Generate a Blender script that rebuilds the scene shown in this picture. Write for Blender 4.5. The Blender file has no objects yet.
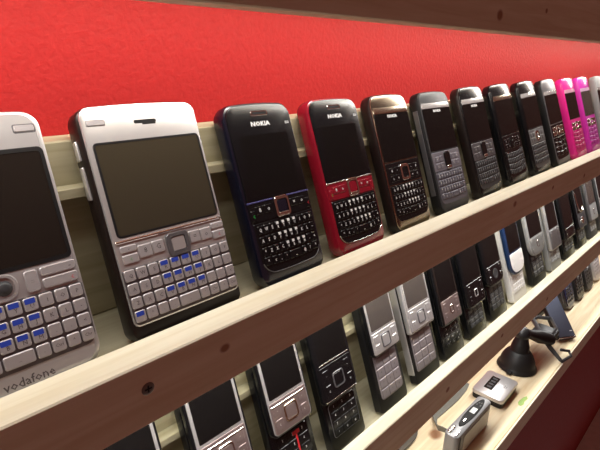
import bpy, bmesh, math, random
from mathutils import Matrix, Vector
random.seed(7)
S = 0.001
COL = bpy.context.scene.collection
LEAN = math.radians(21)
EXT1, EXT2 = 3.5, 9.0      # how far the phones' bottoms reach below the key datum of their row
CA, SA = math.cos(LEAN), math.sin(LEAN)

# ------------------------------------------------------------------ materials
MATS = {}
def mat(name, col, rough=0.4, metal=0.0, coat=0.0, spec=0.5, speck=0.0, bump=0.0, bscale=900.0):
    if name in MATS: return MATS[name]
    m = bpy.data.materials.new(name); m.use_nodes = True
    nt = m.node_tree; b = nt.nodes['Principled BSDF']
    b.inputs['Base Color'].default_value = (*col, 1)
    b.inputs['Roughness'].default_value = rough
    b.inputs['Metallic'].default_value = metal
    b.inputs['Coat Weight'].default_value = coat
    b.inputs['Coat Roughness'].default_value = 0.08
    b.inputs['Specular IOR Level'].default_value = spec
    tc = nt.nodes.new('ShaderNodeTexCoord')
    n = nt.nodes.new('ShaderNodeTexNoise'); n.inputs['Scale'].default_value = 160.0; n.inputs['Detail'].default_value = 4
    nt.links.new(tc.outputs['Object'], n.inputs['Vector'])
    r = nt.nodes.new('ShaderNodeMapRange')
    r.inputs['From Min'].default_value = 0.3; r.inputs['From Max'].default_value = 0.7
    r.inputs['To Min'].default_value = max(0.02, rough * 0.94); r.inputs['To Max'].default_value = min(1, rough * 1.06)
    nt.links.new(n.outputs['Fac'], r.inputs['Value']); nt.links.new(r.outputs['Result'], b.inputs['Roughness'])
    if speck > 0:
        n2 = nt.nodes.new('ShaderNodeTexNoise'); n2.inputs['Scale'].default_value = bscale; n2.inputs['Detail'].default_value = 3
        nt.links.new(tc.outputs['Object'], n2.inputs['Vector'])
        mx = nt.nodes.new('ShaderNodeMix'); mx.data_type = 'RGBA'
        mx.inputs[6].default_value = (*[c * (1 - speck) for c in col], 1)
        mx.inputs[7].default_value = (*[min(1, c * (1 + speck)) for c in col], 1)
        nt.links.new(n2.outputs['Fac'], mx.inputs[0]); nt.links.new(mx.outputs[2], b.inputs['Base Color'])
    if bump > 0:
        n3 = nt.nodes.new('ShaderNodeTexNoise'); n3.inputs['Scale'].default_value = bscale; n3.inputs['Detail'].default_value = 4
        nt.links.new(tc.outputs['Object'], n3.inputs['Vector'])
        bp = nt.nodes.new('ShaderNodeBump'); bp.inputs['Strength'].default_value = bump; bp.inputs['Distance'].default_value = 0.0006
        nt.links.new(n3.outputs['Fac'], bp.inputs['Height']); nt.links.new(bp.outputs['Normal'], b.inputs['Normal'])
    MATS[name] = m
    return m

def pine(name, knots=(), light=(0.82, 0.77, 0.61), dark=(0.70, 0.62, 0.44)):
    """Raw pine, grain running along X, with knots given in millimetres (x, y, z, radius)."""
    m = bpy.data.materials.new(name); m.use_nodes = True
    nt = m.node_tree; L = nt.links.new; b = nt.nodes['Principled BSDF']
    b.inputs['Roughness'].default_value = 0.62; b.inputs['Specular IOR Level'].default_value = 0.3
    tc = nt.nodes.new('ShaderNodeTexCoord')
    mp = nt.nodes.new('ShaderNodeMapping'); mp.inputs['Scale'].default_value = (5, 95, 95)
    L(tc.outputs['Object'], mp.inputs['Vector'])
    n = nt.nodes.new('ShaderNodeTexNoise'); n.inputs['Scale'].default_value = 1.6; n.inputs['Detail'].default_value = 6; n.inputs['Distortion'].default_value = 0.6
    L(mp.outputs['Vector'], n.inputs['Vector'])
    rp = nt.nodes.new('ShaderNodeValToRGB')
    rp.color_ramp.elements[0].position = 0.30; rp.color_ramp.elements[0].color = (*dark, 1)
    rp.color_ramp.elements[1].position = 0.62; rp.color_ramp.elements[1].color = (*light, 1)
    L(n.outputs['Fac'], rp.inputs['Fac'])
    colr = rp.outputs['Color']
    for (kx, ky, kz, kr) in knots:
        vs = nt.nodes.new('ShaderNodeVectorMath'); vs.operation = 'SUBTRACT'; vs.inputs[1].default_value = (kx * S, ky * S, kz * S)
        L(tc.outputs['Object'], vs.inputs[0])
        sc = nt.nodes.new('ShaderNodeVectorMath'); sc.operation = 'MULTIPLY'; sc.inputs[1].default_value = (0.75, 1, 1)
        L(vs.outputs[0], sc.inputs[0])
        ln = nt.nodes.new('ShaderNodeVectorMath'); ln.operation = 'LENGTH'; L(sc.outputs[0], ln.inputs[0])
        r = nt.nodes.new('ShaderNodeMapRange'); r.interpolation_type = 'SMOOTHSTEP'
        r.inputs['From Min'].default_value = kr * S * 0.45; r.inputs['From Max'].default_value = kr * S
        r.inputs['To Min'].default_value = 0.85; r.inputs['To Max'].default_value = 0.0
        L(ln.outputs['Value'], r.inputs['Value'])
        mx = nt.nodes.new('ShaderNodeMix'); mx.data_type = 'RGBA'; mx.inputs[7].default_value = (0.27, 0.10, 0.035, 1)
        L(r.outputs['Result'], mx.inputs[0]); L(colr, mx.inputs[6]); colr = mx.outputs[2]
    L(colr, b.inputs['Base Color'])
    bp = nt.nodes.new('ShaderNodeBump'); bp.inputs['Strength'].default_value = 0.15; bp.inputs['Distance'].default_value = 0.0004
    L(n.outputs['Fac'], bp.inputs['Height']); L(bp.outputs['Normal'], b.inputs['Normal'])
    return m

SILVER = mat('silver_paint', (0.56, 0.545, 0.55), 0.31, 0.6)
SILVER_KEY = mat('silver_key', (0.46, 0.43, 0.44), 0.34, 0.4)
BRUSHED = mat('brushed_silver', (0.68, 0.67, 0.67), 0.24, 0.65)
GUNMETAL = mat('gunmetal', (0.17, 0.165, 0.175), 0.34, 0.6)
GREY_PLASTIC = mat('grey_plastic', (0.27, 0.27, 0.27), 0.45)
DARK_GREY = mat('dark_grey_plastic', (0.045, 0.045, 0.048), 0.4, spec=0.35)
BLACK = mat('black_gloss', (0.006, 0.006, 0.007), 0.2, coat=0.0, spec=0.45)
BLACK_MATTE = mat('black_plastic', (0.009, 0.0085, 0.009), 0.42, spec=0.3)
BROWN_BLACK = mat('dark_brown_plastic', (0.014, 0.009, 0.008), 0.3, spec=0.35)
RUBBER = mat('black_rubber', (0.010, 0.010, 0.0105), 0.5, spec=0.35)
NAVY = mat('navy_gloss', (0.007, 0.007, 0.016), 0.22, coat=0.4)
NAVY_TRIM = mat('navy_trim', (0.10, 0.10, 0.30), 0.25, 0.6)
BLUE_GLOSS = mat('blue_gloss', (0.012, 0.030, 0.085), 0.2, coat=0.4)
RED_GLOSS = mat('red_gloss', (0.24, 0.006, 0.018), 0.22, coat=0.5)
PINK = mat('pink_gloss', (0.78, 0.02, 0.27), 0.25, coat=0.4)
PINK_DEEP = mat('deep_pink', (0.50, 0.02, 0.15), 0.35)
MAGENTA = mat('magenta_gloss', (0.60, 0.035, 0.40), 0.25, coat=0.4)
MAGENTA_DEEP = mat('deep_magenta', (0.42, 0.03, 0.28), 0.35)
CHROME = mat('chrome', (0.82, 0.81, 0.79), 0.14, 1.0)
CHAMPAGNE = mat('champagne_metal', (0.72, 0.63, 0.48), 0.2, 1.0)
WHITE = mat('white_plastic', (0.80, 0.78, 0.77), 0.35)
IVORY = mat('white_print', (0.82, 0.82, 0.82), 0.5)
GREY_PRINT = mat('dark_print', (0.09, 0.075, 0.08), 0.5)
BLUE_PRINT = mat('blue_print', (0.025, 0.06, 0.42), 0.4)
RED_PRINT = mat('red_print', (0.65, 0.02, 0.03), 0.4)
GREEN_PRINT = mat('green_print', (0.02, 0.35, 0.06), 0.4)
GLASS = mat('dark_screen_glass', (0.006, 0.0055, 0.0055), 0.07, spec=0.32)
LCD_OLIVE = mat('olive_lcd', (0.042, 0.034, 0.022), 0.10)
LCD_DARK = mat('brown_lcd', (0.014, 0.011, 0.009), 0.10)
LCD_GREY = mat('grey_lcd', (0.060, 0.050, 0.046), 0.10)
LCD_GREEN = mat('pale_lcd', (0.38, 0.38, 0.37), 0.2)
TAUPE = mat('taupe_plastic', (0.20, 0.145, 0.14), 0.32, 0.35)
MAUVE_KEY = mat('mauve_key', (0.25, 0.22, 0.235), 0.35, 0.2)
STRAP = mat('grey_webbing', (0.16, 0.165, 0.14), 0.7, speck=0.2)
GREEN = mat('green_crayon', (0.32, 0.48, 0.13), 0.7, speck=0.25, bscale=400)
STEEL = mat('dark_steel', (0.22, 0.19, 0.17), 0.4, 0.8)
RED_WALL = mat('red_wall_paint', (0.40, 0.018, 0.018), 0.6, spec=0.2, speck=0.14, bump=0.9, bscale=300)
MAROON = mat('red_panel_paint', (0.30, 0.016, 0.016), 0.6, spec=0.2, speck=0.08, bscale=200)
FLOOR = mat('grey_floor_tile', (0.72, 0.71, 0.70), 0.5, speck=0.15, bscale=60)

# ------------------------------------------------------------------ mesh helpers
def outline(w, h, rt=3.0, rb=None, bt=0.0, bb=0.0, bs=0.0, seg=5, cx=0.0, y0=0.0, ins=0.0):
    """Rounded rectangle, bottom edge at y0, optional bulges of top, bottom and side edges; counter-clockwise."""
    if rb is None: rb = rt
    w -= 2 * ins; h -= 2 * ins; y0 += ins
    rt = min(max(rt - ins, 0.05), w / 2.001, h / 2.001); rb = min(max(rb - ins, 0.05), w / 2.001, h / 2.001)
    pts = []
    def arc(ax, ay, r, a0):
        for i in range(seg + 1):
            a = math.radians(a0 + 90 * i / seg)
            pts.append([ax + r * math.cos(a), ay + r * math.sin(a)])
    def edge(p, q, n=3):
        for i in range(1, n + 1):
            t = i / (n + 1); pts.append([p[0] + (q[0] - p[0]) * t, p[1] + (q[1] - p[1]) * t])
    arc(w/2 - rb, rb, rb, 270); edge((w/2, rb), (w/2, h - rt))
    arc(w/2 - rt, h - rt, rt, 0); edge((w/2 - rt, h), (-w/2 + rt, h))
    arc(-w/2 + rt, h - rt, rt, 90); edge((-w/2, h - rt), (-w/2, rb))
    arc(-w/2 + rb, rb, rb, 180); edge((-w/2 + rb, 0), (w/2 - rb, 0))
    out = []
    for x, y in pts:
        fx = 1 - (2 * x / w) ** 2; fy = 1 - (2 * y / h - 1) ** 2; k = y / h
        yy = y + bt * fx * k * k - bb * fx * (1 - k) ** 2
        xx = x * (1 + 2 * bs / w * fy)
        out.append((cx + xx, y0 + yy))
    return out

class MB:
    def __init__(self): self.bm = bmesh.new(); self.mats = []
    def mi(self, m):
        if m not in self.mats: self.mats.append(m)
        return self.mats.index(m)
    def loft(self, layers, m, mtop=None, closed=True, cap0=True, cap1=True):
        i0 = self.mi(m); i1 = self.mi(mtop) if mtop else i0
        rings = [[self.bm.verts.new([c * S for c in p]) for p in L] for L in layers]
        n = len(rings[0])
        for a, b in zip(rings, rings[1:]):
            for k in range(n if closed else n - 1):
                f = self.bm.faces.new((a[k], a[(k+1) % n], b[(k+1) % n], b[k])); f.material_index = i0
        if cap0: f = self.bm.faces.new(list(reversed(rings[0]))); f.material_index = i0
        if cap1: f = self.bm.faces.new(rings[-1]); f.material_index = i1
    def slab(self, w, h, z0, z1, m, rt=3.0, rb=None, bf=0.6, bk=0.0, mtop=None, bt=0, bb=0, bs=0, cx=0.0, y0=0.0, seg=5, tilt=None):
        lay = []
        def ring(ins, z): lay.append([(x, y, z + (tilt * (y - y0) if tilt else 0)) for x, y in outline(w, h, rt, rb, bt, bb, bs, seg, cx, y0, ins)])
        if bk > 0:
            for a in (0, 30, 60): ring(bk * (1 - math.sin(math.radians(a))), z0 + bk * (1 - math.cos(math.radians(a))))
            ring(0, z0 + bk)
        else: ring(0, z0)
        if bf > 0:
            for a in ((0, 45, 90) if bf > 0.5 else (0, 90)):
                t = math.radians(a); ring(bf * (1 - math.cos(t)), z1 - bf + bf * math.sin(t))
        else: ring(0, z1)
        self.loft(lay, m, mtop)
    def box(self, x0, x1, y0, y1, z0, z1, m):
        self.loft([[(x0, y0, z0), (x1, y0, z0), (x1, y1, z0), (x0, y1, z0)], [(x0, y0, z1), (x1, y0, z1), (x1, y1, z1), (x0, y1, z1)]], m)
    def frame(self, wo, ho, wi, hi, z0, z1, m, ro=2.0, ri=1.5, cx=0.0, cy=0.0, seg=4, **k):
        """A rectangular ring centred on (cx, cy)."""
        o = outline(wo, ho, ro, seg=seg, cx=cx, y0=cy - ho/2, **k); i = outline(wi, hi, ri, seg=seg, cx=cx, y0=cy - hi/2, **k)
        om = outline(wo, ho, ro, seg=seg, cx=cx, y0=cy - ho/2, ins=0.25, **k)
        L = [[(x, y, z0) for x, y in o], [(x, y, z1 - 0.25) for x, y in o], [(x, y, z1) for x, y in om], [(x, y, z1) for x, y in i], [(x, y, z0) for x, y in i]]
        self.loft(L, m, cap0=False, cap1=False)
    def tube(self, pts, r, m, seg=8, closed=False, flat=1.0):
        P = [Vector(p) for p in pts]; n = len(P); rings = []
        for k in range(n):
            a = P[(k - 1) % n] if (closed or k > 0) else P[k]; b = P[(k + 1) % n] if (closed or k < n - 1) else P[k]
            t = (b - a).normalized(); up = Vector((0, 0, 1))
            if abs(t.dot(up)) > 0.95: up = Vector((0, 1, 0))
            s = t.cross(up).normalized(); u = s.cross(t)
            rr = r[k] if isinstance(r, (list, tuple)) else r
            rings.append([tuple(P[k] + s * (rr * math.cos(2*math.pi*j/seg)) + u * (rr * flat * math.sin(2*math.pi*j/seg))) for j in range(seg)])
        if closed: self.loft(rings + [rings[0]], m, cap0=False, cap1=False)
        else: self.loft(rings, m)
    def lathe(self, c, prof, m, seg=28):
        self.loft([[(c[0] + r * math.cos(2*math.pi*j/seg), c[1] + r * math.sin(2*math.pi*j/seg), c[2] + z) for j in range(seg)] for r, z in prof], m)
    def flat(self, verts, faces, m):
        i = self.mi(m); vs = [self.bm.verts.new([c * S for c in v]) for v in verts]
        for f in faces:
            try: self.bm.faces.new([vs[k] for k in f]).material_index = i
            except ValueError: pass
    def text(self, s, size, x, y, z, m, sx=1.0, bold=0.0, rot=0.0):
        v, f = glyph(s, bold)
        ca, sa = math.cos(rot), math.sin(rot)
        self.flat([(x + size * (sx * a * ca - b * sa), y + size * (sx * a * sa + b * ca), z) for a, b in v], f, m)
    def build(self, name, parent=None, angle=35):
        bmesh.ops.remove_doubles(self.bm, verts=self.bm.verts, dist=1e-8)
        bmesh.ops.recalc_face_normals(self.bm, faces=self.bm.faces)
        me = bpy.data.meshes.new(name); self.bm.to_mesh(me); self.bm.free()
        for m in self.mats: me.materials.append(m)
        for p in me.polygons: p.use_smooth = len(p.vertices) <= 4
        me.set_sharp_from_angle(angle=math.radians(angle))
        o = bpy.data.objects.new(name, me); COL.objects.link(o)
        if parent: o.parent = parent
        return o

GL = {}
def glyph(s, bold=0.0):
    """Outline of a text as a flat mesh, centred, cap height about 0.7."""
    if (s, bold) in GL: return GL[(s, bold)]
    cu = bpy.data.curves.new('lettering', 'FONT'); cu.body = s; cu.size = 1; cu.resolution_u = 1; cu.offset = bold
    cu.align_x = 'CENTER'; cu.align_y = 'CENTER'
    ob = bpy.data.objects.new('lettering', cu); COL.objects.link(ob)
    dg = bpy.context.evaluated_depsgraph_get()
    me = bpy.data.meshes.new_from_object(ob.evaluated_get(dg))
    v = [(p.co.x, p.co.y) for p in me.vertices]; f = [tuple(p.vertices) for p in me.polygons]
    bpy.data.meshes.remove(me); bpy.data.objects.remove(ob); bpy.data.curves.remove(cu)
    GL[(s, bold)] = (v, f)
    return v, f

def root(name, label, cat, loc=(0, 0, 0), rot=None, group=None):
    o = bpy.data.objects.new(name, None); COL.objects.link(o); o.empty_display_size = 0.01
    M = Matrix.Translation(Vector(loc) * S)
    if rot is not None: M = M @ rot
    o.matrix_basis = M
    o['label'] = label; o['category'] = cat
    if group: o['group'] = group
    return o

def lean_rot(roll=0.0, yaw=0.0, lean=LEAN):
    return Matrix.Rotation(math.radians(yaw), 4, 'Z') @ Matrix.Rotation(math.pi/2 - lean, 4, 'X') @ Matrix.Rotation(math.radians(roll), 4, 'Z')

def phone_root(name, label, x, w, zfloor=0.0, roll=0.0, group=None, yb=None, yaw=0.0, lean=LEAN):
    """An Empty at the bottom back edge of a leaning phone. zfloor = height of the front edge line of its row."""
    y = 14 * CA if yb is None else yb
    z = zfloor - 14 * SA + (w / 2) * abs(math.sin(math.radians(roll))) * math.cos(lean) + 0.05
    return root(name, label, 'phone', (x, y, z), lean_rot(roll, yaw, lean), group)

# ------------------------------------------------------------------ keyboards
ROWS_A = ['QWERTYUIOP', 'ASDFGHJKL<', 'ZXCVBNM,.~']
NUM = {'R': '1', 'T': '2', 'Y': '3', 'U': '*', 'F': '4', 'G': '5', 'H': '6', 'J': '#', 'V': '7', 'B': '8', 'N': '9', 'M': '0'}
def key(parent, cx, cy, w, h, z0, z1, m, r=0.8, legend=None, lm=None, size=2.4, patch=None, lab=None, sx=1.0, bold=0.0, dx=0.0, dy=0.0, bev=0.45, name='key', ps=(0.74, 0.40)):
    b = MB(); b.slab(w, h, z0, z1, m, r, bf=bev, cx=cx, y0=cy - h/2, seg=2)
    if patch: b.slab(w * ps[0], h * ps[1], z1 - 0.05, z1 + 0.04, patch, 0.2, bf=0, cx=cx - w*0.04, y0=cy + h * (0.44 - ps[1]), seg=1)
    if legend: b.text(legend, size, cx + dx, cy + dy, z1 + 0.05, lm, sx, bold)
    return b.build(name, parent)

def e_keyboard(t, z0, z1, x0, x1, tops, pitch, kh, bottom):
    """Four rows of separate silver keys; the number block carries blue patches."""
    pw = (x1 - x0) / 10
    for r, row in enumerate(ROWS_A):
        for c, ch in enumerate(row):
            blue = ch in NUM
            cx = x0 + pw * (c + 0.5); cy = tops - r * pitch - kh / 2
            leg = {'<': '\u2190', '~': '\u21b5'}.get(ch, ch)
            if ch == '<': leg = '-'
            if ch == '~': leg = '<'
            key(t, cx, cy, pw * 0.87, kh, z0, z1, SILVER_KEY, 0.9, leg, GREY_PRINT, 2.7, patch=BLUE_PRINT if blue else None, dx=0.3, dy=-0.9 if blue else -0.2)
            if blue: pass
    cy = tops - 3 * pitch - kh / 2
    x = x0
    for wd, leg, pt in bottom:
        cx = x + pw * wd / 2
        key(t, cx, cy, pw * wd - pw * 0.13, kh, z0, z1, SILVER_KEY, 0.9, leg, GREY_PRINT, 2.2, patch=pt, name='space_key' if wd > 1.5 else 'key')
        x += pw * wd

def dark_keyboard(t, x0, x1, y1, y0, z0, z1, m, curve=0.0, nrow=4, size=2.2, lm=None, bright=True, legends=True, ncol=10, bow=0.0):
    lm = lm or IVORY
    pw = (x1 - x0) / ncol; ph = (y1 - y0) / nrow
    rows = ['QWERTYUIOP', 'ASDFGHJKL-', '*ZXCVBNM.<', '^', ] if nrow == 4 else ['QWERTYUIOP', 'ASDFGHJKL-', 'ZXCVBNM,.<']
    for r in range(nrow):
        cy = y1 - ph * (r + 0.5)
        if r < 3:
            for c in range(ncol):
                ch = rows[r][c] if c < len(rows[r]) else '.'
                cx = x0 + pw * (c + 0.5); yy = cy - bow * (1 - ((c - (ncol-1)/2) / (ncol/2)) ** 2)
                num = ch in NUM and bright
                key(t, cx, yy, pw * 0.86, ph * 0.82, z0, z1, m, 0.9, ch if legends else None, lm, size * (1.0 if not num else 0.85), dx=0.0, dy=-ph * 0.12 if num else 0,
                    patch=lm if num else None, sx=0.8, bold=0.012, ps=(0.5, 0.30))
        else:
            x = x0
            for wd, leg in ((1.3, '^'), (1, 'c'), (1, ','), (1, "'"), (2.4, '_'), (1, '@'), (1, '?'), (1.3, '^')):
                cx = x + pw * wd / 2; u = (cx - (x0 + x1) / 2) / ((x1 - x0) / 2)
                key(t, cx, cy + curve * u * u - bow * (1 - u * u), pw * wd - pw * 0.16, ph * 0.78, z0, z1, m, 0.9, leg if legends else None, lm, size, name='space_key' if wd > 2 else 'key', sx=0.8, bold=0.012)
                x += pw * wd

# ------------------------------------------------------------------ row one: keyboard phones
G1 = 'keyboard phones on the upper shelf'
def build_e61():
    t = phone_root('keyboard_phone', 'wide silver keyboard phone with joystick and blue number keys, cut off by the left edge', -51.3, 70, group=G1)
    b = MB(); b.slab(69.7, 117 + EXT1, 0, 13.2, SILVER, 7, 9, bf=2.2, bk=2.5, bt=1.2, bb=0.8, y0=-EXT1, seg=6); b.build('body', t)
    b = MB(); b.slab(64.5, 114 + EXT1, 13.0, 14.0, SILVER, 6, 8, bf=0.5, bt=1.2, y0=1.2 - EXT1, seg=6)
    b.text('vodafone', 5.6, 2.0, 1.2, 14.04, GREY_PRINT, bold=0.01); b.build('face_plate', t)
    b = MB(); b.frame(65, 52.5, 61.5, 48.5, 13.6, 14.35, BLACK_MATTE, 2.5, 1.5, 0, 74.2); b.build('screen_bezel', t)
    b = MB(); b.slab(61.8, 48.8, 13.6, 14.15, LCD_DARK, 1.5, bf=0.1, y0=49.8); b.build('screen', t)
    b = MB(); b.slab(9.6, 4.1, 13.8, 14.1, GUNMETAL, 1.0, bf=0.1, cx=27, y0=106.9); b.slab(8.5, 3.0, 13.8, 14.5, SILVER_KEY, 0.8, bf=0.3, cx=27, y0=107.5); b.build('power_button', t)
    b = MB(); b.slab(13, 1.8, 13.8, 14.15, BLACK_MATTE, 0.8, bf=0.1, cx=0, y0=108.5); b.build('earpiece', t)
    b = MB(); b.frame(20, 11.5, 17, 9, 13.8, 14.7, SILVER, 5, 4, -2.5, 42); b.build('joystick_surround', t)
    b = MB(); b.lathe((2.0, 41.8, 13.8), [(3.4, 0), (3.2, 0.8), (2.4, 1.8), (1.9, 2.1), (0.6, 2.2)], DARK_GREY, 16); b.build('joystick', t)
    for sx in (-1, 1):
        key(t, sx * 13.2, 41.8, 5.6, 9.6, 13.8, 15.0, SILVER_KEY, 1.2, ':::' , GREY_PRINT, 2.4, name='menu_key')
        key(t, sx * 24.8, 44.6, 15.4, 4.3, 13.8, 15.0, SILVER_KEY, 1.0, '-', GREY_PRINT, 4, dx=sx * 5, name='soft_key')
        key(t, sx * 24.8, 39.2, 15.4, 4.6, 13.8, 15.0, SILVER_KEY, 1.0, 'c', GREEN_PRINT if sx < 0 else RED_PRINT, 3.2, dx=sx * 5, name='call_key')
    b = MB(); b.slab(66.2, 29.6, 13.5, 14.06, GUNMETAL, 1.5, 5, bf=0.1, cx=0.2, y0=6.2); b.build('keypad_panel', t)  # dark sheet standing in for the shade in the gaps between keys
    e_keyboard(t, 13.8, 15.1, -32.6, 33.0, 35.2, 7.1, 5.9, [(1, '*', BLUE_PRINT), (1, '^', None), (1, 'c', None), (1, '*', None), (2, '_', None), (1, ',', None), (1, 'Ctrl', None), (1, '^', None), (1, 'Chr', None)])
    b = MB(); b.slab(0.8, 24, 4.5, 9.0, BRUSHED, 0.3, bf=0.2, cx=35.0, y0=60); b.build('side_trim', t)
    return t
build_e61()

def build_e61i():
    t = phone_root('keyboard_phone', 'wide silver and black keyboard phone with olive screen, second from the left', 34.6, 70, group=G1)
    b = MB(); b.slab(70, 117 + EXT1, 0, 12.6, BROWN_BLACK, 7, 6, bf=2.0, bk=2.5, bt=1.0, bb=0.6, y0=-EXT1, seg=6); b.build('body', t)
    b = MB(); b.slab(66.6, 112.2, 11.6, 14.0, BRUSHED, 5.5, 3, bf=0.9, bt=1.0, y0=4.6, bb=0.2, seg=6); b.build('face_plate', t)
    b = MB(); b.frame(62.5, 48.8, 60, 46.6, 13.8, 14.25, BLACK_MATTE, 2.5, 1.6, 0.6, 74.5); b.build('screen_bezel', t)
    b = MB(); b.slab(60.3, 46.9, 13.6, 14.1, LCD_OLIVE, 1.6, bf=0.1, cx=0.6, y0=51.05); b.build('screen', t)
    b = MB(); b.slab(13, 1.9, 13.9, 14.15, BLACK_MATTE, 0.8, bf=0.1, cx=1, y0=107); b.slab(8, 1.0, 13.9, 14.15, BLACK_MATTE, 0.5, bf=0.1, cx=3, y0=106.2); b.build('earpiece', t)
    b = MB(); b.slab(9.8, 3.3, 13.9, 14.1, GUNMETAL, 0.8, bf=0.1, cx=-26, y0=107.05); b.slab(9, 2.6, 13.9, 14.5, SILVER_KEY, 0.7, bf=0.3, cx=-26, y0=107.4); b.build('power_button', t)
    b = MB(); b.text('E61i', 2.2, 26, 109, 14.05, GREY_PRINT); b.build('model_mark', t)
    b = MB(); b.slab(65, 1.4, 13.9, 14.8, CHROME, 0.6, bf=0.4, y0=47.6); b.build('trim_ridge', t)
    b = MB(); b.frame(13.4, 12.4, 9.0, 8.2, 13.8, 15.6, GUNMETAL, 2.4, 1.6, 1.4, 40.4); b.build('navigation_ring', t)
    key(t, 1.4, 40.4, 8.8, 8.0, 13.8, 15.2, BRUSHED, 1.4, name='select_key')
    for sx in (-1, 1):
        key(t, 1.0 + sx * 27.6, 44.4, 8.6, 3.4, 13.8, 14.8, SILVER_KEY, 0.6, '-', GREY_PRINT, 3, name='soft_key')
        key(t, 1.0 + sx * 27.6, 39.2, 8.6, 4.6, 13.8, 14.8, SILVER_KEY, 0.6, 'c', GREEN_PRINT if sx < 0 else RED_PRINT, 3, name='call_key')
        key(t, 1.0 + sx * 19.0, 41.4, 7.4, 6.6, 13.8, 14.8, SILVER_KEY, 0.6, '8' if sx < 0 else 'o', GREY_PRINT, 4, name='menu_key')
        key(t, 1.0 + sx * 11.4, 41.6, 6.8, 6.6, 13.8, 14.8, SILVER_KEY, 0.6, 'G' if sx < 0 else '=', GREY_PRINT, 4, name='mail_key')
    b = MB(); b.slab(66.0, 29.0, 13.5, 14.06, GUNMETAL, 1.5, 3, bf=0.1, y0=5.4); b.build('keypad_panel', t)  # dark sheet added for the shadow lines between the silver keys
    e_keyboard(t, 13.8, 15.1, -32.8, 32.8, 34.0, 7.05, 5.9, [(1, None, BLUE_PRINT), (1, '^', None), (1, ',', None), (1, '.', None), (2, '_', None), (1, "'", None), (1, 'Chr', None), (1, '^', None), (1, 'Ctrl', None)])
    for y0, h in ((72, 17), (92, 10)):
        b = MB(); b.slab(1.6, h, 5, 8.4, BRUSHED, 0.7, bf=0.4, cx=-35.2, y0=y0); b.build('side_button', t)
    return t
build_e61i()

def build_e63(label, x, shell, trim, navm, fkey):
    t = phone_root('keyboard_phone', label, x, 59, group=G1)
    b = MB(); b.slab(58.6, 113.5 + EXT1, 0, 12.4, shell, 9, 9, bf=2.6, bk=3.2, bt=1.5, bb=1.2, y0=-EXT1, seg=7); b.build('body', t)
    b = MB(); b.slab(54.6, 60.5, 11.6, 13.2, BLACK, 7.5, 1.0, bf=0.7, bt=1.4, y0=51.4, seg=7); b.build('front_window', t)
    b = MB(); b.slab(42, 38, 13.0, 13.28, GLASS, 1.0, bf=0.05, y0=55.5); b.build('screen', t)
    b = MB(); b.slab(15, 3.4, 12.9, 13.45, CHROME, 1.4, bf=0.2, y0=105.6); b.slab(12.2, 1.7, 13.1, 13.5, BLACK_MATTE, 0.8, bf=0.1, y0=106.4); b.build('earpiece', t)
    b = MB(); b.text('NOKIA', 4.1, -1, 100.3, 13.27, IVORY, 1.25, 0.03); b.text('E63', 2.4, 23, 99.6, 13.27, IVORY, 1.0, 0.01); b.build('maker_mark', t)
    b = MB(); b.slab(55, 13, 11.8, 13.0, fkey, 1.2, 1.2, bf=0.4, y0=38.6); b.build('function_panel', t)
    b = MB()
    b.slab(22, 1.0, 12.6, 13.4, trim, 0.4, bf=0.25, cx=-17, y0=50.9); b.slab(22, 1.0, 12.6, 13.4, trim, 0.4, bf=0.25, cx=17, y0=50.9); b.build('trim_strip', t)
    b = MB(); b.frame(12.8, 13.4, 9.4, 9.4, 12.6, 14.2, CHROME, 2.2, 1.6, 0.4, 45.4); b.slab(9.2, 2.2, 12.8, 14.3, CHROME, 0.6, bf=0.3, cx=0.4, y0=39.2); b.build('navigation_ring', t)
    key(t, 0.4, 45.6, 9.0, 8.6, 12.7, 13.9, navm, 1.4, name='select_key')
    for sx in (-1, 1):
        key(t, sx * 11.6, 46.0, 6.6, 5.4, 12.8, 13.5, fkey, 0.7, 'o' if sx < 0 else '=', IVORY, 4, name='menu_key')
        key(t, sx * 19.0, 46.0, 6.6, 5.4, 12.8, 13.5, fkey, 0.7, '8' if sx < 0 else 'o', IVORY, 4, name='calendar_key')
        key(t, sx * 24.8, 43.2, 4.0, 7.0, 12.8, 13.5, fkey, 0.7, 'c', GREEN_PRINT if sx < 0 else RED_PRINT, 4, name='call_key')
    b = MB(); b.slab(53.4, 32.5, 11.9, 12.9, BLACK, 1.0, 9, bf=0.4, bb=1.2, y0=5.6, seg=6); b.build('keypad_panel', t)
    b = MB()
    o = [(x_, y_) for x_, y_ in outline(52.6, 32, 1.5, 9, bb=1.2, y0=6.0, seg=6) if y_ < 14]
    o.sort(key=lambda p: math.atan2(p[1] - 22, p[0]))
    b.tube([(x_, y_, 12.9) for x_, y_ in o], 0.30, CHROME if shell is not NAVY else GUNMETAL, 6); b.build('keypad_trim', t)
    dark_keyboard(t, -25.2, 25.2, 37.2, 9.0, 12.7, 13.7, BLACK, curve=1.2, size=3.1)
    return t
build_e63('black and navy keyboard phone with chrome navigation ring between silver phone and red phone', 117.3, NAVY, NAVY_TRIM, NAVY, BLACK)
build_e63('glossy dark red keyboard phone with black keys standing among black and silver phones', 192.8, RED_GLOSS, CHROME, RED_GLOSS, RED_GLOSS)

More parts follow.
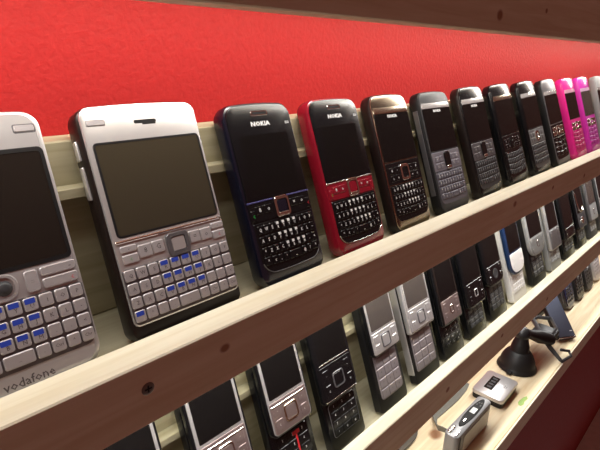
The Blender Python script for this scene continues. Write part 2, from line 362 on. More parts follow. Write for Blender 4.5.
def build_slim(label, x, W, H, shell, face, top, fn, kbm, keym, navst='ring', roll=0.0, mark=True, legend=None, rt=9, glassy=GLASS, bright=True, t_=11.5, bow=0.0, kb_h=(9.5, 36.5), fn_h=(37.5, 56), side=None, plain_keys=False, scr=(58, 97)):
    t = phone_root('keyboard_phone', label, x, W, roll=roll, group=G1)
    b = MB(); b.slab(W, H + EXT1, 0, t_ - 0.6, shell, rt, rt, bf=2.6, bk=3.0, bt=1.5, bb=1.5, y0=-EXT1, seg=7); b.build('body', t)
    b = MB(); b.slab(W - 3, H - 2.5 + EXT1, t_ - 2.2, t_, face, rt - 1, rt - 1, bf=0.9, bt=1.4, bb=1.2, y0=1.4 - EXT1, seg=7); b.build('face_plate', t)
    ytop = H - 3.0; yb = scr[1] + 1
    b = MB(); b.slab(W - 5.0, ytop - yb + 1, t_ - 1.5, t_ + 0.9, top, rt - 2.2, 0.8, bf=1.2, bt=1.2, y0=yb, seg=6, tilt=-0.16); b.build('top_bezel', t)
    b = MB(); b.slab(W - 5.2, yb - scr[0] + 1, t_ - 0.3, t_ + 0.35, glassy, 1.2, bf=0.3, y0=scr[0] - 0.8); b.build('screen', t)
    b = MB(); b.slab(12, 1.9, t_ - 2.5, t_ - 0.2 + (yb - H + 8) * 0.16 + 1.05, BLACK_MATTE, 0.8, bf=0.1, y0=H - 8, tilt=-0.16); b.build('earpiece', t)
    if mark:
        b = MB(); b.text('NOKIA', 3.6, 0, scr[1] - 1.5, t_ + 0.42, IVORY, 1.25, 0.03); b.build('maker_mark', t)
    b = MB(); b.slab(W - 4.8, fn_h[1] - fn_h[0], t_ - 0.4, t_ + 0.3, fn, 1.0, 1.0, bf=0.3, y0=fn_h[0], bb=bow); b.build('function_panel', t)
    cy = (fn_h[0] + fn_h[1]) / 2 - 0.6
    if navst == 'ring':
        b = MB(); b.frame(13, 14, 9, 9.5, t_ - 0.2, t_ + 1.4, CHROME, 2.4, 1.8, 0, cy); b.build('navigation_ring', t)
        key(t, 0, cy, 8.8, 9, t_ - 0.1, t_ + 1.0, BLACK, 1.6, name='select_key')
    elif navst == 'tab':
        b = MB(); b.slab(11, 15, t_ - 0.2, t_ + 1.3, BLACK, 2.4, bf=0.5, y0=cy - 6); b.build('navigation_ring', t)
        key(t, 0, cy - 6.2, 8.4, 3.2, t_ + 0.2, t_ + 1.8, CHROME, 1.0, name='select_key')
    else:
        b = MB(); b.lathe((0, cy, t_ - 0.2), [(7.5, 0), (7.3, 1.0), (6.6, 1.3), (4.2, 1.3), (4.0, 0.8), (0.8, 0.9)], BLACK if navst == 'round' else CHROME, 22); b.build('navigation_ring', t)
        key(t, 0, cy - 0.2, 6.0, 6.0, t_, t_ + 1.2, fn, 2.9, name='select_key')
    for sx in (-1, 1):
        for k, (dx, dy) in enumerate(((11.5, 3.2), (11.5, -3.4), (19.5, 3.0), (19.5, -3.6))):
            key(t, sx * dx * W / 59, cy + dy, 6.8, 5.6, t_ - 0.1, t_ + 0.7, fn if navst != 'jewel' else CHROME, 0.9, ['-', 'o', '8', 'c'][k] if not plain_keys else None, legend or IVORY, 3.4, name=['soft_key', 'menu_key', 'calendar_key', 'call_key'][k])
    b = MB(); b.slab(W - 5.2, kb_h[1] - kb_h[0] + 4, t_ - 0.5, t_ + 0.15, kbm, 1.0, rt - 2, bf=0.3, bb=1.0, y0=kb_h[0] - 3.6, seg=6); b.build('keypad_panel', t)
    if not plain_keys:
        dark_keyboard(t, -(W - 9) / 2, (W - 9) / 2, kb_h[1], kb_h[0], t_, t_ + 0.9, keym, curve=1.0, size=3.1, lm=legend or IVORY, bright=bright, bow=bow)
    else:
        for r in range(4):
            for c in range(3):
                key(t, (c - 1) * (W - 10) / 3, kb_h[1] - (r + 0.5) * (kb_h[1] - kb_h[0]) / 4 + 1.4 * abs(c - 1), (W - 10) / 3 * 0.94, (kb_h[1] - kb_h[0]) / 4 * 0.84, t_, t_ + 0.8, keym, 1.6, '123456789*0#'[r * 3 + c], legend or IVORY, 3.0)
    if side:
        b = MB(); b.slab(1.2, H * 0.72, 3.5, t_ - 3.2, side, 0.5, bf=0.3, cx=-W / 2, y0=H * 0.14); b.build('side_trim', t)
    return t
build_slim('black keyboard phone with champagne metal face frame, just right of the red phone', 269, 57, 114, BROWN_BLACK, mat('dark_champagne', (0.30, 0.25, 0.19), 0.22, 1.0), CHAMPAGNE, BLACK, BLACK, BLACK, 'ring', side=None)
build_slim('silver-grey keyboard phone with pale metallic panel and black centre key', 346.6, 58.5, 114, BLACK_MATTE, DARK_GREY, BRUSHED, mat('steel_lilac', (0.27, 0.26, 0.30), 0.35, 0.5), mat('lilac_keypad', (0.13, 0.125, 0.15), 0.4, 0.3), mat('lilac_key', (0.16, 0.155, 0.185), 0.38, 0.3), 'tab', side=GUNMETAL, bright=False)
build_slim('dark keyboard phone with bright metal top and grey key panel, right of silver-grey one', 430.5, 59, 116, BROWN_BLACK, BLACK, BRUSHED, GUNMETAL, DARK_GREY, DARK_GREY, 'tab', roll=1.5, bright=False, legend=mat('grey_print', (0.4, 0.4, 0.4), 0.5))
build_slim('black keyboard phone with curved key rows and round navigation pad', 511, 58, 117, BLACK, BLACK, CHAMPAGNE, BLACK, BLACK, DARK_GREY, 'round', roll=2.5, bright=False, bow=1.5, mark=False, legend=MATS['grey_print'])
build_slim('black phone with a square grey key panel, between two glossy black phones', 595, 58.5, 119, BLACK, BLACK, BRUSHED, mat('panel_grey', (0.15, 0.15, 0.15), 0.4, 0.3), mat('keypad_grey', (0.10, 0.10, 0.10), 0.4, 0.2), DARK_GREY, 'jewel_dark', roll=2.5, bright=False, mark=False, legend=MATS['grey_print'])
build_slim('black phone with sparkling chrome navigation key and wavy black keys, left of pink phone', 680, 59, 120, BLACK_MATTE, GUNMETAL, BRUSHED, BLACK, BLACK, BLACK, 'jewel', roll=2.5, mark=False, plain_keys=True, legend=MATS['grey_print'])
build_slim('hot pink phone with dark screen and pink keypad, left of the magenta one', 768, 57, 121, PINK, PINK, mat('pale_pink', (0.80, 0.45, 0.60), 0.2, 0.3), PINK, PINK_DEEP, PINK_DEEP, 'jewel', roll=1.5, mark=False, plain_keys=True, legend=MATS['pale_pink'])
build_slim('magenta-violet phone with grey screen beside the hot pink phone near the right edge', 850, 58, 122, MAGENTA, MAGENTA, mat('pale_lilac', (0.80, 0.55, 0.76), 0.2, 0.3), MAGENTA, MAGENTA_DEEP, MAGENTA_DEEP, 'jewel', roll=1.5, mark=False, plain_keys=True, legend=MATS['pale_lilac'], glassy=LCD_GREY)
build_slim('silver-grey phone ending the upper shelf, cut off by the right photo edge', 949, 58, 123, GREY_PLASTIC, GREY_PLASTIC, BRUSHED, GREY_PLASTIC, GREY_PLASTIC, SILVER_KEY, 'ring', mark=False, plain_keys=True, legend=GREY_PRINT)

# ------------------------------------------------------------------ row two: slider phones
G2 = 'slider phones on the middle shelf'
Z2 = -181.0
def slider(label, x, W, split, low, upm, facem, lowm, padm, keym, fnm, nav='square', scr_y=70, scr=GLASS, lw=None, roll=0.0, H=96, rt=4, rb=5, navm=CHROME, legend=None, lowkeys=True, lines=False, bottom=None, chin=0.0, flush=False, lowrow=4, name='slider_phone', dxl=0.0, splitpad=False, tail=None):
    """Open slider: lower body with number keys, upper slide with screen and navigation keys."""
    lw = lw or W
    t = phone_root(name, label, x, W, zfloor=Z2, roll=roll, group=G2)
    b = MB(); b.slab(lw, H + EXT2, 0, 9.6, lowm, rt, rb, bf=1.2, bk=2.0, bb=0.8, cx=dxl, y0=-EXT2, seg=5); b.build('lower_body', t)
    b = MB(); b.slab(lw - 9, split - 6 + 3, 9.3, 10.0, padm, 1.0, rb, bf=0.2, bb=0.6, cx=dxl, y0=3.4); b.build('keypad_panel', t)
    if lowkeys:
        kw = (lw - 12) / 3; y1 = split - 3.0; y0 = 3.5; kh = (y1 - y0) / lowrow
        for r in range(lowrow):
            for c in range(3):
                key(t, dxl + (c - 1) * kw, y1 - (r + 0.5) * kh, kw * 0.93, kh * 0.86, 9.8, 10.6, keym, 0.8, '123456789*0#'[r * 3 + c], legend or IVORY, 3.2)
    u = root('slide', '', '', (0, 0, 0)) if False else None
    b = MB(); b.slab(W, H, 10.8, 16.0, upm, rt, rb + chin, bf=1.2, bk=1.0, bb=chin * 0.5, y0=split, seg=6); up = b.build('upper_slide', t)
    b = MB(); b.slab(W - 4, H - 3, 15.4, 16.6, facem, rt - 1, max(rb + chin - 1, 1), bf=0.6, bb=chin * 0.5, y0=split + 1.6, seg=6); b.build('face_plate', up)
    b = MB(); b.slab(W - 9, H - 8 - (scr_y - split), 16.3, 16.85, scr, 1.0, bf=0.15, y0=scr_y); b.build('screen', up)
    cy = (split + scr_y) / 2 - 0.5; fh = scr_y - split - 5
    b = MB(); b.slab(W - 6, fh, 16.3, 16.95, fnm, 1.2, max(rb + chin - 2, 1), bf=0.25, bb=chin * 0.4, y0=split + 2.6); b.build('function_panel', up)
    if nav == 'square':
        s = min(14, fh * 0.72)
        b = MB(); b.frame(s, s, s - 2.2, s - 2.2, 16.6, 17.7, navm, 3, 2.2, 0, cy); b.build('navigation_ring', up)
        key(up, 0, cy, s - 3.2, s - 3.2, 16.6, 17.3, fnm, 1.8, name='select_key')
    elif nav == 'small':
        b = MB(); b.frame(8.5, 10, 6.2, 7.6, 16.6, 17.5, navm, 2, 1.4, 0, cy); b.build('navigation_ring', up)
        key(up, 0, cy, 5.6, 7, 16.6, 17.2, fnm, 1.2, name='select_key')
    elif nav == 'round':
        b = MB(); b.lathe((0, cy, 16.6), [(7, 0), (6.8, 0.9), (5.8, 1.1), (4.0, 1.0), (3.6, 0.6), (0.5, 0.7)], navm, 20); b.build('navigation_ring', up)
    for sx in (-1, 1):
        for dy in (fh * 0.24, -fh * 0.20):
            key(up, sx * (W / 2 - 9), cy + dy, 7.5 if W > 40 else 6, fh * 0.34, 16.7, 17.25, fnm, 0.9, '-' if dy > 0 else 'c', legend or IVORY, 3.2, name='soft_key' if dy > 0 else 'call_key')
    if lines:
        b = MB(); b.slab(W - 8, 0.9, 16.6, 17.1, CHROME, 0.4, bf=0.2, y0=scr_y - 0.6); b.build('chrome_line', up)
        b = MB(); b.slab(W - 5, 0.8, 16.2, 17.0, CHROME, 0.4, bf=0.2, y0=split + 2.2); b.build('chrome_line', up)
    return t, up
# the three phones with a silver frame and taupe keys
def taupe(label, x, redmark=False):
    t, up = slider(label, x, 45, 40, None, BLACK, BRUSHED, BLACK, BLACK, BLACK, TAUPE, 'square', 70, GLASS, navm=CHROME if not redmark else CHAMPAGNE, H=98, rt=5, rb=5)
    b = MB(); b.slab(37, 1.5, 16.6, 17.3, CHROME, 0.6, bf=0.3, y0=63.5); b.build('chrome_line', up)
    b = MB(); b.slab(8, 3.2, 10.0, 10.7, RED_PRINT, 0.3, bf=0.1, cx=4, y0=31)
    b.slab(1.6, 26, 10.0, 10.75, RED_PRINT, 0.5, bf=0.1, cx=4.0, y0=6); b.build('red_stripe', t)
    return t
taupe('silver-framed slider phone cut off at the lower left, only its screen edge showing', 1.5)
taupe('black slider phone with silver screen frame whose keys fall below the photo edge', 66.5)
taupe('slider phone with taupe keys and gold navigation square, left of the all-black slider', 130.5, True)
t, up = slider('all-black open slider phone with thin chrome lines and square navigation outline', 189.5, 46, 37.5, None, BLACK, BLACK, BLACK, BLACK, BLACK, BLACK, 'square', 72.5, GLASS, lines=True, navm=GUNMETAL, dxl=3.0, H=98, rb=4)
b = MB(); b.frame(36, 30, 35, 29, 9.9, 10.6, GUNMETAL, 3, 2.6, 3, 19); b.build('keypad_outline', t)
slider('black-bodied slider phone with mauve number keys and pale grey upper slide', 264.5, 46, 48.5, None, BLACK, SILVER, BLACK_MATTE, MAUVE_KEY, MAUVE_KEY, SILVER, 'square', 73.5, LCD_GREY, navm=GUNMETAL, H=98, legend=GREY_PRINT, rb=4, dxl=0.5)
t, up = slider('silver-sided slider phone with mauve number keys and broad silver top', 330.5, 49, 46.5, None, SILVER, BRUSHED, BLACK_MATTE, MAUVE_KEY, MAUVE_KEY, SILVER, 'square', 74.5, LCD_GREY, navm=GUNMETAL, H=98, legend=GREY_PRINT, rb=3, rt=3, dxl=1.0)
b = MB(); b.slab(1.6, 96, 1.5, 9.0, SILVER, 0.6, bf=0.5, cx=-24.2, y0=2); b.build('side_trim', t).location.y = 0
slider('dark slider phone with brown lower panel and bright chrome side keys', 392.5, 46, 31, None, BLACK, BROWN_BLACK, BLACK, BLACK, BLACK, TAUPE, 'small', 62, GLASS, navm=CHROME, H=98, rb=3)
slider('black slider phone with a small outlined navigation key, middle of three dark sliders', 456, 48, 29, None, BLACK, BLACK, BLACK, BLACK, DARK_GREY, BLACK, 'small', 62, GLASS, navm=BRUSHED, H=98, legend=MATS['grey_print'])
slider('black slider phone with rounded lower lip immediately left of the white one', 517, 50, 38, None, BLACK, BLACK, BLACK, BLACK, DARK_GREY, BLACK, 'round', 66, GLASS, navm=DARK_GREY, H=98, chin=4, legend=MATS['grey_print'], dxl=4)
slider('white and blue slider phone with white keypad and rounded white chin', 592, 50, 34, None, BLUE_GLOSS, BLUE_GLOSS, WHITE, WHITE, WHITE, WHITE, 'none', 64, GLASS, H=100, chin=9, legend=NAVY_TRIM, rb=4, dxl=2)
slider('large rounded grey slider phone with silver trim over black keypad, right of white phone', 676, 60, 40, None, GREY_PLASTIC, GREY_PLASTIC, BLACK_MATTE, BLACK, DARK_GREY, mat('ash', (0.19, 0.19, 0.185), 0.4, 0.2), 'small', 66, GLASS, navm=CHROME, H=98, chin=9, rb=6, lw=54)
slider('grey metal slider phone with tall dark screen between grey and black phones', 754, 52, 25, None, SILVER, GREY_PLASTIC, GREY_PLASTIC, GREY_PLASTIC, GREY_PLASTIC, GUNMETAL, 'none', 60, GLASS, H=100, legend=IVORY)
slider('black slider phone with a large blank screen near right end of middle shelf', 829, 54, 25, None, BLACK, BLACK, BLACK, BLACK, DARK_GREY, BLACK, 'none', 47, GLASS, H=100, legend=MATS['grey_print'])
t, up = slider('dark phone with a bright curved chrome hook below the screen', 905, 50, 26, None, BLACK, DARK_GREY, BLACK, BLACK, DARK_GREY, DARK_GREY, 'round', 56, GLASS, navm=CHROME, H=100, legend=MATS['grey_print'])
b = MB(); b.tube([(-18 + 0, 95, 17.2), (-17, 75, 17.4), (-12, 62, 17.6), (-2, 56, 17.7), (8, 58, 17.6), (12, 64, 17.4)], 1.3, CHROME, 8); b.build('chrome_hook', up)
slider('dark grey phone with a pale reflection on its screen, near the right photo edge', 982, 50, 24, None, GUNMETAL, GUNMETAL, DARK_GREY, DARK_GREY, GREY_PLASTIC, GREY_PLASTIC, 'small', 58, LCD_GREY, H=100)
slider('dark grey phone last on the middle shelf, cut off by the right photo edge', 1054, 50, 24, None, DARK_GREY, GREY_PLASTIC, DARK_GREY, DARK_GREY, DARK_GREY, DARK_GREY, 'small', 58, GLASS, H=100)

bpy.context.view_layer.update()
for o in list(COL.objects):
    if o.parent is None and o.name.split('.')[0] in ('keyboard_phone', 'slider_phone'):
        e = EXT1 if o.name.startswith('keyboard') else EXT2
        M = o.matrix_basis.copy(); o.matrix_basis = M @ Matrix.Translation((0, -e * S, 0))
        for c in COL.objects:
            if c.parent == o: c.location.y += e * S
# ------------------------------------------------------------------ bottom ledge: phones standing at the back
G3 = 'bar phones standing on the bottom ledge'
Z3 = -310.0
def bar_phone(label, x, yb, shell, face, W=47, H=106, T=15, roll=0, edge=GUNMETAL, keym=BLACK_MATTE, lean=LEAN):
    t = root('bar_phone', label, 'phone', (x, yb, Z3 + 0.05 + W / 2 * abs(math.sin(math.radians(roll)))), lean_rot(roll, 0, lean), G3)
    b = MB(); b.slab(W, H, 0, T, shell, 9, 12, bf=2.5, bk=2.5, bb=1.5, bt=1, seg=6); b.build('body', t)
    b = MB(); b.slab(W - 5, H - 6, T - 0.8, T + 0.3, face, 7, 10, bf=0.4, bb=1.4, y0=3, seg=6); b.build('face_plate', t)
    b = MB(); b.slab(W - 12, 42, T, T + 0.5, GLASS, 1.5, bf=0.2, y0=H - 52); b.build('screen', t)
    b = MB(); b.frame(12, 10, 9, 7, T, T + 1, edge, 3, 2, 0, 47); b.build('navigation_ring', t)
    for r in range(4):
        for c in range(3):
            key(t, (c - 1) * 11.5, 37 - r * 7.6, 10, 5.6, T, T + 0.9, keym, 2, '123456789*0#'[r * 3 + c], MATS['grey_print'], 2.4)
    b = MB(); b.tube([(-W/2 + 0.3, 14, T * 0.62), (-W/2 + 0.1, H * 0.5, T * 0.62), (-W/2 + 0.3, H - 12, T * 0.62)], 0.7, edge, 6); b.build('side_trim', t)
    return t
bar_phone('grey bar phone at the bottom left of the ledge behind the middle rail', 340, 33, DARK_GREY, GUNMETAL, W=50, edge=BLACK_MATTE)
bar_phone('dark blue bar phone on the ledge, nearest to the phone holder', 872, 4, NAVY, BLUE_GLOSS, W=46)
bar_phone('black bar phone on the ledge, second beyond the phone holder', 928, 2, BLACK_MATTE, BLACK, W=47)
bar_phone('black bar phone with grey edge on the ledge, third beyond the phone holder', 992, 2, BLACK_MATTE, DARK_GREY, W=48, edge=GREY_PLASTIC)
bar_phone('pale grey bar phone on the ledge at the right photo edge', 1056, 2, SILVER, SILVER, W=48, keym=SILVER_KEY)

# ------------------------------------------------------------------ gadgets on the ledge
L = Z3
# silver pager
t = root('pager', 'small silver box with a dark display window lying on the pine ledge', 'pager', (518.5, -9.5, L), Matrix.Rotation(math.radians(1.5), 4, 'Z'))
b = MB(); b.slab(59, 42, 0, 9.5, BLACK_MATTE, 5, bf=1.0, bk=1.5, y0=-21); b.build('case', t)
b = MB(); b.slab(61, 43.5, 8.5, 14, SILVER, 5.5, bf=1.6, y0=-21.75); b.build('lid', t)
b = MB(); b.slab(34, 11.5, 13.8, 14.25, BLACK, 0.8, bf=0.1, cx=1.0, y0=-0.5)
for k in range(4): b.slab(4.2, 6.5, 14.15, 14.32, DARK_GREY, 0.6, bf=0.05, cx=-10 + k * 7.5, y0=2)
b.build('display_window', t)
b = MB(); b.slab(9, 1.2, 13.9, 14.15, GREY_PLASTIC, 0.3, bf=0.05, cx=4, y0=-12); b.slab(6, 1.2, 13.9, 14.15, GREY_PLASTIC, 0.3, bf=0.05, cx=4, y0=-14.5); b.build('lettering', t)

# compact recorder standing on its long edge
t = root('compact_camera', 'slim dark grey compact camera standing on edge with oval control panel on top', 'camera', (405.5, -21.2, L))
b = MB(); b.slab(95, 18, 0, 35, mat('camera_grey', (0.24, 0.24, 0.245), 0.40, 0.35), 6, bf=2.2, bk=1.2, y0=-9, seg=6); b.build('body', t)
b = MB()
el = [(48 * 0 + 34 * math.cos(a), 5.6 * math.sin(a)) for a in [2 * math.pi * k / 40 for k in range(40)]]
b.loft([[(8 + x, y, 34.6) for x, y in el], [(8 + x, y, 35.4) for x, y in el], [(8 + x * 0.98, y * 0.94, 35.7) for x, y in el]], mat('matte_black', (0.008, 0.008, 0.008), 0.6, spec=0.2)); b.build('control_panel', t)
b = MB(); b.slab(12, 6.2, 35.5, 36.0, LCD_GREEN, 0.6, bf=0.1, cx=12, y0=-3.1); b.build('display', t)
b = MB(); b.slab(7, 2.4, 35.5, 36.4, CHROME, 1.0, bf=0.3, cx=-12, y0=-1.2); b.build('shutter_button', t)
for dx, dy in ((26, 2.2), (31, 1.2), (26, -2.4), (32, -1.6)):
    b = MB(); b.slab(3.4, 1.6, 35.5, 36.1, DARK_GREY, 0.6, bf=0.2, cx=dx, y0=dy - 0.8); b.build('button', t)
b = MB(); b.slab(15, 3.6, 34.8, 36.6, CHROME, 1.4, bf=0.5, cx=-37, y0=2.2); b.slab(12, 3.0, 34.8, 36.2, BRUSHED, 1.2, bf=0.4, cx=-39, y0=-5.5); b.build('strap_lug', t)
b = MB(); b.box(-30, 40, -9.7, -8.8, 4, 29, mat('camera_cover', (0.42, 0.41, 0.38), 0.4, 0.2)); b.build('front_cover', t)
b = MB(); b.box(-41, -39.6, -9.9, -8.6, 2, 33, BLACK_MATTE); b.build('cover_seam', t)
def ribbon(b, pts, w, th, m):
    P = [Vector(p) for p in pts]; rings = []
    for k in range(len(P)):
        tdir = (P[min(k+1, len(P)-1)] - P[max(k-1, 0)]).normalized()
        wd = Vector(w[k]) if isinstance(w, list) else Vector(w)
        n = tdir.cross(wd).normalized() * th / 2
        rings.append([tuple(P[k] + wd/2 + n), tuple(P[k] - wd/2 + n), tuple(P[k] - wd/2 - n), tuple(P[k] + wd/2 - n)])
    b.loft(rings, m)
b = MB()
ribbon(b, [(-38, 9.4, 30), (-30, 18, 22), (-16, 30, 8), (-4, 40, 3.5), (6, 46, 2.2), (30, 45, 2.0), (60, 44, 2.0), (90, 45.5, 2.2), (103, 47, 2.6)],
       [(0, 2, 5), (2, 3, 5), (3, 4, 4), (3, 6, 2), (1, 8, 1), (0, 8.5, 0), (0, 8.5, 0), (0, 8, 1), (-1, 5, 1)], 1.4, STRAP)
b.build('wrist_strap', t)

# suction mount with an empty phone cradle
cx0, cy0 = 607.0, -7.0
t = root('suction_mount', 'black suction-cup car mount with an empty phone cradle on the ledge', 'car mount', (cx0, cy0, L))
b = MB(); b.lathe((0, 0, 0), [(27, 0), (29, 1.2), (28.5, 3.5), (26.5, 6), (25.5, 8), (24.5, 14), (21, 22), (17.5, 27), (15.5, 29), (10, 31)], RUBBER, 36); b.build('suction_cup', t)
b = MB(); b.slab(9, 8, 2, 5.5, RUBBER, 2.5, bf=0.8, cx=-29, y0=-4); b.build('release_tab', t)
b = MB(); b.lathe((0, 0, 29), [(13.5, 0), (13, 9), (11.5, 14), (10.2, 18), (9.2, 24)], BLACK_MATTE, 24); b.build('neck', t)
b = MB(); b.lathe((0, 0, 50), [(4, 0), (9, 2), (11, 6), (11.2, 9), (9.5, 14), (6, 17), (1, 18.5)], BLACK_MATTE, 24); b.build('ball_joint', t)
b = MB(); b.tube([(-12, 10, 62), (-3, 4, 61)], [3.2, 2.6], BLACK_MATTE, 10); b.build('knob', t)
b = MB(); b.tube([(4, -1, 58), (24, -5, 48), (44, -12, 39), (64, -22, 31)], [9, 9, 13, 12], BLACK_MATTE, 14, flat=0.8); b.build('arm', t)
def loc(p): return (p[0] - cx0, p[1] - cy0, p[2] - L)
b = MB()
b.tube([loc(p) for p in ((706, 10.7, -275), (722, 6.7, -275), (733, -11, -275), (704, -29, -275), (678, -30, -275), (672.6, -16, -275))], 2.2, DARK_GREY, 8, closed=True, flat=1.6)
b.build('cradle_side', t)
b = MB()
b.tube([loc(p) for p in ((712, 16, -272), (692, 0, -273), (672, -15, -276), (664, -35, -290), (664.5, -52, -304), (667, -54.3, -307), (694, -59.7, -307), (698, -54.6, -302), (683, -46, -297))], [2.4, 3.2, 3.4, 3.2, 2.4, 2.2, 2.0, 2.0, 2.0], DARK_GREY, 8, flat=1.3)
b.build('cradle_foot', t)
b = MB(); b.slab(46, 34, 0, 7, BLACK_MATTE, 5, bf=1.5, cx=73, y0=-28)
for v in b.bm.verts: v.co.z += (-281 - L) * S
b.build('cradle', t)

# slab phone
SW = 34.8
SLOC = (742.9, -36.4, -309.9)
SROT = Matrix(((0.8407, 0.4149, -0.3481, 0), (-0.5416, 0.6440, -0.5404, 0), (0.0000, 0.6428, 0.7660, 0), (0, 0, 0, 1)))
t = root('slab_phone', 'dark blue-grey slab phone with chrome bottom edge leaning beside the black car mount', 'phone', SLOC, SROT)
b = MB(); b.slab(SW, 96, 0, 9, BLACK_MATTE, 3.5, bf=1.2, bk=1.2, seg=5); b.build('body', t)
b = MB(); b.slab(SW - 3, 91, 8.6, 9.4, mat('slate_glass', (0.06, 0.068, 0.095), 0.16, coat=0.3), 2.5, bf=0.3, y0=3.6); b.build('front_panel', t)
b = MB(); b.slab(SW - 2, 2.2, 2.0, 9.9, CHROME, 0.8, bf=0.5, y0=0.4); b.build('bottom_trim', t)
b = MB(); b.slab(5, 1.2, 9.3, 9.55, IVORY, 0.3, bf=0.05, cx=SW/2 - 6, y0=12); b.build('logo', t)
b = MB(); b.loft([[(-5, 60, 0.5), (5, 60, 0.5), (5, 64, 0.5), (-5, 64, 0.5)], [(-5, 55.6, -46.5), (5, 55.6, -46.5), (5, 57.6, -44.8), (-5, 57.6, -44.8)]], BLACK_MATTE); b.build('kickstand', t)

b = MB()
gp = [(517, -44.5), (523, -41.5), (531, -42.0), (539, -43.2), (544.5, -45.2), (540, -48.3), (531, -47.2), (524, -48.8), (518.5, -47.6)]
b.loft([[(x, y, L + 0.05) for x, y in gp], [(x, y, L + 0.35) for x, y in gp]], GREEN)
o = b.build('paper_scrap'); o['label'] = 'tiny green scrap lying near the front edge of the pine ledge'; o['category'] = 'scrap'

# ------------------------------------------------------------------ the rack
X0, X1 = -340, 1330
rack = root('display_rack', 'pine display rack with three rails and a ledge, holding rows of old phones', 'display rack', (0, 0, -740))
def plank(name, prof, m, x0=X0, x1=X1, dz=0.0, split=None):
    """A board running along X with the given (y, z) cross-section."""
    b = MB(); b.loft([[(x0, y, z) for y, z in prof], [(x1, y, z + dz) for y, z in prof]], m)
    o = b.build(name, rack, 20); o.matrix_parent_inverse = rack.matrix_basis.inverted()
    return o
def rect(y0, y1, z0, z1, c=0.8): return [(y0 + c, z0), (y1 - c, z0), (y1, z0 + c), (y1, z1 - c), (y1 - c, z1), (y0 + c, z1), (y0, z1 - c), (y0, z0 + c)]
PINE = pine('pine_board')
PINE_RAIL = pine('pine_rail', [(38, -22, -12.4, 3.2), (434.8, -22, -11, 4.5), (560, -22, -14, 3.5), (700, -22, -20, 4), (-120, -22, -17, 4)])
PINE_TOP = pine('pine_top_rail', [(325.6, -22, 171, 5.5), (620, -22, 195, 5), (430, -22, 182, 3), (240, -22, 190, 3.5)])
PINE_MID = pine('pine_middle_rail', [(330, -22, -196, 4), (470, -22, -190, 3.5), (640, -22, -200, 4)])
PINE_LEDGE = pine('pine_ledge', [(386, 9, -310, 10), (880, 20, -310, 8), (640, 40, -310, 7)], light=(0.82, 0.72, 0.50), dark=(0.70, 0.55, 0.33))
PINE_FLOOR_SHADED = pine('pine_floor_shaded', light=(0.60, 0.56, 0.40), dark=(0.50, 0.44, 0.29))  # darker copy of the pine: the phones' shading is put into its colour
PINE_BACK_SHADED = pine('pine_back_shaded', [(-8, 58, 46, 4), (82, 58, 18, 3)], light=(0.50, 0.46, 0.31), dark=(0.40, 0.35, 0.22))  # pine darkened to carry the shade of the phones in front of it
# top shelf
plank('front_rail', rect(-22, -4, 152.0, 245), PINE_TOP, x0=X0, x1=X1, dz=16)
plank('shelf_board', rect(-3.8, 70, 182, 200), PINE)
# upper shelf with the keyboard phones
plank('front_rail', rect(-22, -2.2, -34.4, 0.4), PINE_RAIL)
plank('shelf_board', rect(-2.0, 70, -25, -8.5), PINE_FLOOR_SHADED)
plank('back_board', rect(51.2, 70, -8.3, 92.6), PINE_BACK_SHADED)
plank('back_batten', rect(42.2, 51.0, 64.5, 70.0, 0.4), PINE_BACK_SHADED)
# middle shelf with the sliders
plank('front_rail', rect(-22, -8.8, -214.4, -174.4), PINE_MID)
plank('shelf_board', rect(-8.6, 70, -211, -194.8), PINE_FLOOR_SHADED)
plank('back_board', rect(51.2, 70, -194.6, -25.2), PINE_BACK_SHADED)
plank('back_batten', rect(42.2, 51.0, -118.0, -112.0, 0.4), PINE_BACK_SHADED)
# ledge and base
plank('ledge', rect(-54, 70, -328, -310), PINE_LEDGE)
plank('ledge_front', rect(-56.5, -54.2, -339, -310.2, 0.4), pine('pine_ledge_front'))
plank('back_board', rect(66, 70, -309.8, -205.2), mat('red_back_paint', (0.36, 0.017, 0.017), 0.6, spec=0.2))
plank('base_panel', rect(-50, -34, -740, -328.2), MAROON)
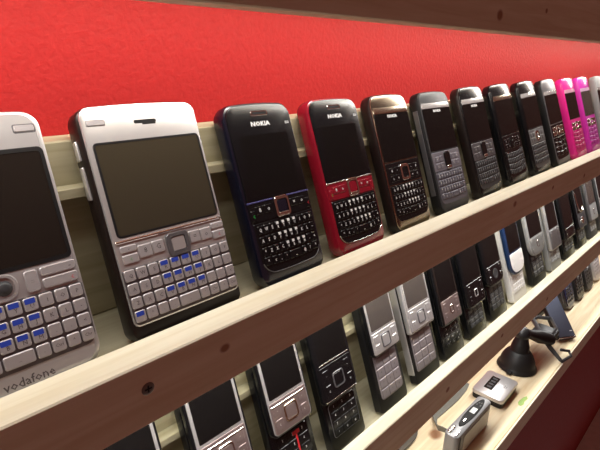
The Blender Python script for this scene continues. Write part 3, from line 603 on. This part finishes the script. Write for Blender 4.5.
# countersunk screw in the upper rail
b = MB()
b.loft([[(-7.5 + r * math.cos(a), y, -13.8 + r * math.sin(a)) for a in [2 * math.pi * k / 20 for k in range(20)]] for r, y in ((3.3, -21.9), (3.3, -22.2), (2.8, -22.5), (1.8, -22.45))], STEEL)
b.box(-9.4, -5.6, -22.6, -22.4, -14.2, -13.4, BLACK_MATTE); b.box(-7.9, -7.1, -22.6, -22.4, -15.7, -11.9, BLACK_MATTE)
o = b.build('screw', rack); o.matrix_parent_inverse = rack.matrix_basis.inverted()

# ------------------------------------------------------------------ the room
def structure(name, m, dims):
    b = MB(); b.box(*dims, m); o = b.build(name); o['kind'] = 'structure'; return o
structure('wall_back', RED_WALL, (-1500, 2600, 70.5, 100, -740, 1500))
structure('floor', FLOOR, (-1500, 2600, -2500, 100, -760, -740.2))

# ------------------------------------------------------------------ light
def strip(name, z, y, energy, tilt, col=(1.0, 0.99, 0.96)):
    d = bpy.data.lights.new(name, 'AREA'); d.shape = 'RECTANGLE'; d.size = (X1 - X0) * S; d.size_y = 0.010; d.energy = energy; d.color = col
    o = bpy.data.objects.new(name, d); COL.objects.link(o)
    o.location = ((X0 + X1) / 2 * S, y * S, z * S); o.rotation_euler = (math.radians(tilt), 0, 0)
    return o
strip('shelf_light', 181, 2, 1.9, 0)
strip('shelf_light', -25.6, 2, 3.0, -14)
strip('shelf_light', -211.6, 0, 1.35, -4)
w = bpy.data.worlds.new('room_light'); bpy.context.scene.world = w; w.use_nodes = True
w.node_tree.nodes['Background'].inputs['Color'].default_value = (1.0, 0.34, 0.25, 1)
w.node_tree.nodes['Background'].inputs['Strength'].default_value = 0.115

# ------------------------------------------------------------------ camera
cam = bpy.data.cameras.new('camera'); co = bpy.data.objects.new('camera', cam); COL.objects.link(co)
R = ((0.6902101, -0.7232101, 0.0240245), (-0.2193326, -0.2407328, -0.9454845), (0.6895674, 0.6473136, -0.3247797))
M = Matrix(((R[0][0], -R[1][0], -R[2][0], -0.10058487), (R[0][1], -R[1][1], -R[2][1], -0.20462580), (R[0][2], -R[1][2], -R[2][2], 0.13555334), (0, 0, 0, 1)))
co.matrix_world = M
cam.sensor_width = 36; cam.lens = 491.678 / 600 * 36; cam.clip_start = 0.005; cam.clip_end = 20
sc = bpy.context.scene; sc.camera = co
sc.view_settings.view_transform = 'Standard'; sc.view_settings.look = 'None'; sc.view_settings.gamma = 1; sc.view_settings.exposure = 0
